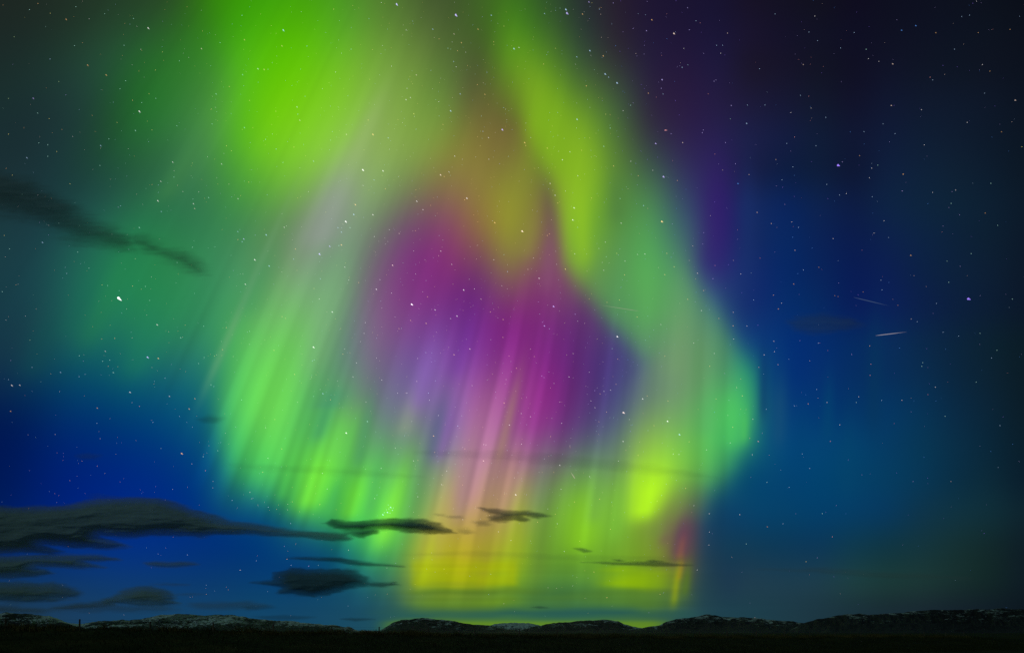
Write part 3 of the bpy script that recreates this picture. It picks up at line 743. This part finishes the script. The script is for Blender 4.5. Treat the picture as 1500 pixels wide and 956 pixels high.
STARS = '''
A 648,123,3,w 609,487,3,w 592,571,2,c 440,637,2,b 117,690,2,b 145,430,2,v 165,495,1,c 383,285,2,o 464,328,2,o 289,85,2,o 881,213,2,p 1069,174,2,o 1061,327,2,c 945,411,2,c 1003,379,1,o 924,478,1,o 1092,440,1,o 690,878,3,w 755,709,2,w 703,793,2,w 846,891,2,w 851,912,2,p 1041,869,2,w 912,864,2,c 705,925,2,b 527,900,1,b 306,804,1,y 248,663,1,y 209,684,1,c 170,626,1,c 209,634,1,c 219,259,1,b 326,200,1,c 525,389,1,c 550,354,1,c 785,267,1,c 680,307,1,y 580,439,1,o 512,536,1,y 476,608,1,c 437,724,1,c 257,357,1,g 62,162,1,g 37,431,1,g 166,16,1,o 220,59,1,y 332,30,1,c 458,61,1,c 129,43,1,c 215,519,1,y 969,717,2,w 1012,660,1,y 991,638,1,y 928,543,1,c 1069,558,2,c 1088,797,1,o 761,775,1,c 543,199,1,c 584,82,1,c 711,228,1,y 54,766,1,y 37,587,1,y 682,431,1,c 620,449,1,c 774,551,1,c 665,569,1,y 1059,68,1,c 963,187,1,c 652,411,1,y
B 615,19,4,v 874,66,4,v 866,149,2,p 898,187,2,o 119,132,3,b 113,201,2,o 773,128,2,b 971,128,2,o 1029,67,2,b 657,132,1,w 893,411,2,b 851,485,3,b 1077,567,4,v 1017,602,2,w 1001,413,2,o 869,683,2,w 511,588,3,o 578,603,2,b 395,588,2,p 491,526,1,o 191,526,2,p 179,468,2,w 348,316,1,w 251,705,2,b 467,743,4,w 555,747,3,w 516,787,2,b 434,895,3,o 427,938,3,b 511,939,3,w 703,880,3,w 730,917,2,w 807,765,3,p 823,772,2,o 922,867,3,w 844,751,1,w 913,874,1,o 593,290,1,w 701,328,2,p 661,387,1,w 675,427,2,w 656,436,2,w 690,498,2,y 183,500,1,b 118,711,1,c 88,652,1,b 42,610,1,c 8,301,2,w 35,304,2,o 223,202,1,b 416,216,1,c 865,270,1,b 876,293,1,w 882,223,1,o 840,212,1,c 801,171,1,o 1040,184,1,o 968,371,1,o 1085,115,1,y 468,812,1,w 566,826,1,o 818,545,1,o 800,445,1,w 340,41,1,o 549,12,1,w 87,487,1,o 166,644,1,o 1019,697,1,w 993,575,1,b
C 235,42,3,b 240,58,4,v 142,60,2,b 8,213,3,b 30,208,2,w 340,222,3,b 283,249,2,b 399,245,2,o 407,324,3,b 422,338,2,b 459,363,3,b 284,522,3,b 325,376,2,o 611,87,2,o 588,135,2,v 708,147,3,p 530,125,1,v 656,349,3,v 596,408,2,o 653,387,1,v 661,412,1,b 671,570,3,r 628,628,3,v 696,586,1,v 746,624,2,p 662,773,4,v 744,295,2,b 769,284,2,b 892,350,2,v 884,356,1,v 959,462,3,v 955,520,2,c 1026,540,3,b 988,803,4,B 1072,929,3,p 921,744,2,p 723,790,1,o 887,674,2,r 858,411,2,r 913,234,1,w 895,199,1,b 921,199,1,b 943,146,1,p 805,92,1,b 752,213,1,w 837,569,1,v 833,581,1,v 934,624,1,v 1037,764,1,p 978,717,1,v 1083,302,1,b 55,624,3,o 60,637,1,o 154,648,2,o 253,664,2,w 220,699,2,w 166,803,2,p 188,854,2,w 200,888,2,o 271,909,3,w 575,899,2,b 519,461,1,c 486,485,1,w 410,500,1,y 430,561,1,c 401,640,2,c 444,726,2,o 520,706,1,w 616,745,1,w 552,769,1,o 336,9,2,v 383,41,1,b 443,14,1,v 308,62,2,o 138,281,1,o 190,212,1,y 288,769,1,w 348,867,1,o 305,658,1,o 473,869,1,c 768,35,1,v 776,131,1,v 1107,460,1,b 1030,460,1,b
D 306,723,5,V 646,113,3,B 584,133,3,B 734,144,2,o 545,280,3,p 539,462,3,p 1081,439,3,p 429,216,2,c 503,542,2,b 591,762,3,o 950,932,2,o 1021,577,2,o 720,350,2,b 709,338,1,r 947,408,2,b 115,767,2,B 34,698,2,p 154,283,2,p 217,179,1,b 188,473,2,w 179,141,1,b 205,71,1,w 325,709,1,v 82,628,1,b 73,894,2,v 313,853,1,b 343,847,1,w 454,736,1,w 480,723,1,c 444,778,1,w 821,832,1,w 720,842,1,w 975,802,1,c 1111,643,1,y 872,536,1,w 848,74,1,b 882,67,1,b 913,6,1,w 1059,129,1,o 816,216,1,b 210,638,1,b 109,730,1,b 253,514,1,b 420,576,1,b 556,585,1,b 440,257,1,w 485,269,1,w 401,681,1,o 587,835,1,v 801,890,1,c 61,787,1,b 257,807,1,b 116,600,1,r 142,418,1,b 100,493,1,w 31,62,1,b 318,211,1,b 377,143,1,b 920,143,1,o 938,283,1,w 971,312,1,o 671,480,1,w 684,634,1,w 456,861,1,b
E 519,348,6,W 687,464,3,w 645,606,4,v 692,611,3,o 51,729,3,w 86,728,2,w 46,842,2,o 185,104,2,b 568,759,3,w 495,673,2,c 741,777,2,w 852,787,2,o 827,832,3,o 425,828,2,o 610,821,1,r 460,580,2,w 1066,89,3,v 1040,57,2,b 1041,92,1,o 1059,101,2,b 1073,287,3,w 1114,180,3,w 973,573,2,o 990,477,1,o 891,471,1,c 790,521,2,c 609,39,2,c 1092,493,1,c 264,672,2,b 346,691,1,b 347,600,1,c 140,651,1,b 131,532,1,g 449,624,1,c 480,619,1,c 502,524,1,o 722,698,1,b 785,865,1,b 669,891,1,b 446,290,1,y 471,293,1,c 580,295,1,o 637,297,1,c 655,358,1,c 340,147,1,c 389,217,1,c 292,240,1,b 19,74,1,y 10,320,1,c 41,133,1,c 842,126,1,c 775,193,1,c 592,176,1,g 923,727,1,c 936,734,1,b 869,634,1,c 893,607,1,c 938,601,1,y 37,704,1,b 424,895,1,b 1057,793,1,c
F 392,13,4,w 44,71,3,b 57,207,3,b 277,155,4,v 322,121,3,v 373,115,3,o 362,118,2,c 373,59,2,b 358,40,2,b 411,40,2,c 388,212,2,w 281,263,2,b 333,408,3,w 251,562,4,w 292,765,3,b 487,887,3,c 394,937,4,w 597,204,3,p 681,375,5,W 783,399,3,w 879,426,3,w 851,437,2,w 676,445,2,o 744,458,3,o 750,342,2,o 908,312,3,w 935,570,3,p 866,595,3,o 1085,806,3,o 1108,902,3,w 776,950,3,o 945,730,2,w 703,712,2,p 1044,18,3,o 808,142,2,w 856,200,2,w 1100,232,2,b 1025,408,2,o 1081,441,2,o 1080,519,2,o 984,352,2,p 593,326,1,w 526,309,3,w 542,267,2,w 406,269,1,w 449,280,1,o 172,133,2,o 164,177,2,b 123,38,2,w 78,576,2,o 168,681,2,o 82,878,2,o 114,429,1,o 254,306,1,y 478,455,1,w 473,502,1,w 625,481,2,o 620,763,1,w 660,763,1,w 754,763,1,b 798,861,1,w 481,802,2,w 424,692,2,w 326,792,1,o 380,593,1,o 440,631,1,w 255,618,1,b 247,622,1,b 277,352,1,w 1040,180,2,w 518,79,1,w 583,49,1,w 697,53,2,o 626,65,2,p 956,308,1,w 883,907,1,b 1107,601,1,r 550,706,1,w
G 655,13,4,o 44,55,4,p 181,384,4,v 460,516,4,w 141,469,3,v 133,453,2,v 163,482,2,b 118,261,3,w 233,221,3,y 154,74,2,o 163,67,2,o 401,226,2,w 408,103,2,w 494,186,2,w 274,154,2,w 69,222,2,p 458,152,2,y 677,152,2,o 709,211,2,y 775,183,2,p 811,239,3,p 803,264,2,o 838,62,2,v 834,111,2,v 888,205,2,r 968,183,2,p 1085,173,2,r 1046,238,2,b 879,263,1,v 828,402,3,w 768,353,3,o 838,315,1,o 967,469,3,o 968,410,1,p 1028,470,1,w 1103,596,3,w 1001,243,1,w 265,6,3,w 477,20,2,w 549,157,1,w 492,246,2,o 415,366,2,o 547,430,2,o 470,356,2,y 276,418,2,v 267,590,2,p 97,603,2,o 462,614,2,o 669,602,1,o 249,692,2,w 130,688,2,v 140,695,2,v 402,755,2,w 385,766,2,o 431,750,1,w 455,724,2,o 571,788,3,w 591,776,2,o 487,848,5,p 513,878,2,w 680,886,4,w 732,944,4,b 621,905,2,o 682,797,2,o 814,834,2,o 1000,701,2,o 1007,775,3,o 1000,833,2,o 345,797,2,w 363,827,1,w 414,846,1,o 380,888,2,o 80,866,2,w 40,852,2,w 217,895,1,w 865,646,1,o 885,590,1,w 970,527,1,w 905,437,1,o 795,545,1,w 651,463,2,w 581,155,2,w 668,245,2,o 19,654,2,o 893,789,1,o 944,860,2,w 983,739,1,p 1057,356,1,b 1080,650,1,r 791,120,1,p
H 876,351,5,V 14,22,3,p 624,161,3,o 112,286,3,o 45,395,3,o 416,321,2,o 568,379,2,o 292,337,2,o 306,341,2,o 222,213,2,o 783,186,2,c 527,83,2,b 133,39,1,b 104,15,1,p 285,88,1,w 155,225,1,b 626,439,2,w 575,566,2,B 25,536,3,w 28,582,2,w 44,639,2,p 366,594,2,v 450,636,2,r 220,545,2,b 586,794,2,p 258,804,2,w 314,902,2,w 176,810,2,o 116,819,2,b 1015,905,2,b 1069,352,2,c 673,646,1,c 677,630,1,c 911,715,1,c 834,514,1,b 737,371,1,b 1002,576,1,c 978,610,1,b 494,269,1,b 499,312,1,b 775,864,1,c 445,557,1,o 447,685,1,r 59,370,1,w 24,335,1,o 653,451,1,b 766,497,1,b 791,279,1,c 889,154,1,c 118,139,1,p 108,82,1,B 386,804,1,c 397,779,1,w 213,747,1,b 497,795,1,b 508,10,1,w 464,64,1,w 1005,30,1,c 928,502,1,c 732,737,1,w
I 636,48,3,w 75,69,2,o 52,115,3,o 18,310,4,o 122,385,2,r 735,220,5,w 830,170,4,w 824,86,2,w 426,161,2,o 386,197,2,w 396,331,2,w 634,397,2,w 655,465,2,w 502,521,2,o 456,290,1,o 373,392,1,o 239,515,2,b 495,615,2,b 317,479,1,w 397,545,1,b 891,375,1,w 863,507,2,w 1033,342,2,w 748,732,2,w 497,798,2,b 274,820,2,w 574,802,1,v 479,772,1,o 345,779,1,b 43,753,1,b 953,286,1,w 623,533,1,o 668,74,2,w 963,46,2,p 932,545,4,b 940,558,3,b 930,570,2,b 918,567,4,b 922,535,2,b 944,548,2,b 898,577,4,b 914,556,2,b 905,568,1,b 925,552,2,b 113,324,1,c 8,148,1,c 176,298,1,c
J 557,184,4,v 533,88,3,o 606,135,3,w 392,12,2,p 224,232,3,w 206,77,2,w 330,189,2,w 453,272,2,w 444,271,2,w 442,342,3,p 361,290,2,o 229,305,2,o 609,269,2,w 583,490,4,w 282,387,2,w 259,446,2,w 776,361,3,w 782,466,2,w 736,236,2,o 786,178,2,p 777,85,2,p 647,150,2,w 247,145,2,b 766,617,2,w 796,738,2,w 757,575,2,o 679,610,2,o 841,522,2,o 352,599,2,w 907,411,2,w 926,828,2,o 508,652,1,w 270,815,1,o 864,693,2,o 951,510,1,o 563,690,1,w 155,499,1,w
K 187,257,3,w 778,257,4,r 552,294,3,w 818,630,3,o 253,318,1,o 407,312,2,w 432,314,2,w 753,315,1,w 817,436,2,c 564,573,2,w 698,577,2,w 497,538,2,w 988,783,2,y 512,819,2,w 1103,674,2,r 1059,573,2,c 971,312,1,b 1004,375,1,b 914,458,1,b 565,653,1,w 563,710,1,w 887,617,1,b 727,705,1,c 132,641,1,o 88,510,1,w 167,343,1,w 461,462,1,o 336,518,1,y 60,828,2,o 349,925,2,o 116,940,1,o 938,101,2,v 1080,87,2,v 997,93,2,o 755,160,2,w 814,117,1,b 1094,257,1,r 656,264,2,w 667,195,1,o 476,259,1,o 382,81,2,w
'''
ORG = {'A': (0, 0), 'B': (375, 0), 'C': (750, 0), 'D': (1125, 0), 'E': (0, 320), 'F': (375, 320), 'G': (750, 320), 'H': (1125, 320), 'I': (260, 560), 'J': (560, 560), 'K': (850, 560)}
stars = []
for line in STARS.strip().splitlines():
    k, *items = line.split()
    for it in items:
        a, b_, mg, c = it.split(',')
        x = ORG[k][0]+float(a)/2.987; y = ORG[k][1]+float(b_)/2.987
        if all((x-s[0])**2+(y-s[1])**2 > 2.5 for s in stars):
            stars.append((x, y, int(mg), c))
stars.sort(key=lambda s: -s[2])
def where(x, y):
    if y < 300:
        return ('in the dark green sky at upper left' if x < 330 else 'in the bright green glow at the top' if x < 680 else 'in the yellow-green arch' if x < 910
                else 'in the dark purple sky right of the arch' if x < 1125 else 'in the near-black sky at upper right')
    if y < 660:
        return ('in the teal glow on the left' if x < 320 else 'in the slanting green rays' if x < 545 else 'in the purple heart of the aurora' if x < 860
                else 'in the green right-hand curtain' if x < 1105 else 'in the blue sky right of the aurora')
    return ('in the deep blue sky above the left clouds' if x < 330 else 'in the low green and yellow glow' if x < 1010 else 'in the low blue sky right of the aurora')
SPECIAL = [((174, 436), 'brightest white star with a short tail in the teal glow on the left'), ((1227, 242), 'bright violet-blue star alone in the dark sky at upper right'),
           ((1418, 437), 'bright violet star near the right edge of the picture'), ((603, 445), 'bright white star in the upper part of the purple heart'),
           ((506, 634), 'bright white star in the green rays, above the lens-shaped cloud'), ((913, 604), 'bright peach star between the purple heart and the green curtain'),
           ((266, 664), 'bright orange star above the largest cloud, in deep blue'), ((975, 191), 'reddish elongated glow of a distant galaxy in the purple sky')]
RAD = {6: 1.5, 5: 1.0, 4: .76, 3: .55, 2: .41, 1: .32}
BRI = {6: 1.3, 5: 1.1, 4: .9, 3: .7, 2: .5, 1: .32}
SD = 170000.
FACE = cam.rotation_euler.to_quaternion()
def star_rot(px, py):
    return (-ray_dir(px, py)).to_track_quat('Z', 'Y')
rs = np.random.RandomState(12)
N_OWN = 300
for x, y, mg, c in stars[:N_OWN]:
    o = bpy.data.objects.new('star', SM[c][1 if mg >= 2 else 0])
    col.objects.link(o)
    o.location = at(x, y, SD)
    o.rotation_mode = 'QUATERNION'; o.rotation_quaternion = star_rot(x, y)
    k = RAD[mg]*SD/FOC*rs.uniform(.9, 1.1)*(.76 if x > 1000 and mg < 5 else 1)
    o.scale = (k, k, k)
    o.color = (1, 1, 1, BRI[mg]*rs.uniform(.8, 1.15)*(.72 if x > 1000 and mg < 5 else 1))       # apparent brightness
    if c == 'r' and (x-975)**2+(y-191)**2 < 20: o.scale = (k*1.9, k*.75, k)
    lab = None
    for (sx, sy), l_ in SPECIAL:
        if (x-sx)**2+(y-sy)**2 < 30: lab = l_
    if (x-571)**2+(y-748)**2 < 130 and c == 'b': lab = 'pale blue star of the tight cluster just above the lens-shaped cloud'
    if not lab: lab = ('%s %s star %s' % ({4: 'bright', 3: 'medium-bright', 5: 'very bright'}.get(mg, 'small'), COLNAME[c], where(x, y)))
    tag(o, lab, 'star', 'stars scattered over the sky')
# the countless faint ones: one object
rest_ = [(x, y, .46, c) for x, y, mg, c in stars[N_OWN:]]
vs = []; fs = []; cs = []
for k in range(6500):
    x = rs.uniform(-150, 1650); y = rs.uniform(-150, 905)
    dens = .35+.65*math.exp(-((x-700)/330)**2)
    if y > 760: dens *= .45
    if x > 1000: dens *= .5
    if rs.rand() > dens: continue
    c = 'wwbbcoopyv'[rs.randint(10)] if x < 900 else 'BVvvbVvrpB'[rs.randint(10)]
    rest_.append((x, y, .20+.17*rs.rand()**2.0, c))
for x, y, r_, c in rest_:
    p = at_np(np.array([x, x+r_, x, x-r_]), np.array([y-r_, y, y+r_, y]), np.full(4, SD+900))
    b0 = len(vs); vs += list(p); fs.append((b0, b0+1, b0+2, b0+3)); cs += [STAR_COL[c]]*4
# give every faint star a little body: a second layer behind joins it into a closed lens
vs2 = [tuple(v) for v in vs]
sf = link_mesh('star_field', np.array(vs2), np.array(fs)[:, ::-1], emit_mat('faint_starlight', False), smooth=False, attrs={'glow': ('C', np.array(cs))})
tag(sf, 'countless faint stars scattered across the whole sky', 'stars', kind='stuff')

# ------------------------------------------------------------ meteor and satellite streaks
def streak(x0, y0, x1, y1, w, colr, st, label):
    m, N, L = new_mat('streak_light')
    out = N.new('ShaderNodeOutputMaterial'); e = N.new('ShaderNodeEmission'); e.inputs['Color'].default_value = colr+(1,); e.inputs['Strength'].default_value = st
    L.new(e.outputs[0], out.inputs['Surface']); m.cycles.emission_sampling = 'NONE'
    dist = 95000.
    a = at(x0, y0, dist); b = at(x1, y1, dist); d = (b-a); ln = d.length
    u = (-ray_dir(x0, y0)).cross(d).normalized(); v = d.normalized().cross(u)
    vs = []; fs = []; ns = 6; K = 10
    for k in range(K+1):
        t = k/K; r = w*dist/FOC*max(.05, min(1, 6*t, 2.2*(1-t)))
        for j in range(ns):
            q = 2*math.pi*j/ns; vs.append(tuple(d*t+u*r*math.cos(q)+v*r*math.sin(q)))
    for k in range(K):
        for j in range(ns): fs.append((k*ns+j, k*ns+(j+1) % ns, (k+1)*ns+(j+1) % ns, (k+1)*ns+j))
    me = bpy.data.meshes.new('light_streak'); me.from_pydata(vs, [], fs); me.materials.append(m)
    o = bpy.data.objects.new('light_streak', me); o.location = a; col.objects.link(o)
    tag(o, label, 'light streak', 'thin light streaks among the stars')
streak(1282, 491.5, 1328, 486, .36, (.62, .60, .72), .45, 'short pinkish-white light streak in the blue sky at right')
streak(1250, 435.3, 1303, 448, .30, (.22, .38, .75), .22, 'faint blue light streak above the brighter one at right')
streak(937.5, 455.8, 878, 446.5, .30, (.55, .80, .45), .42, 'pale green light streak over the right-hand green curtain')
streak(842.5, 701, 836, 691, .6, (.75, .80, .5), .5, 'tiny yellowish light streak low in the green glow')
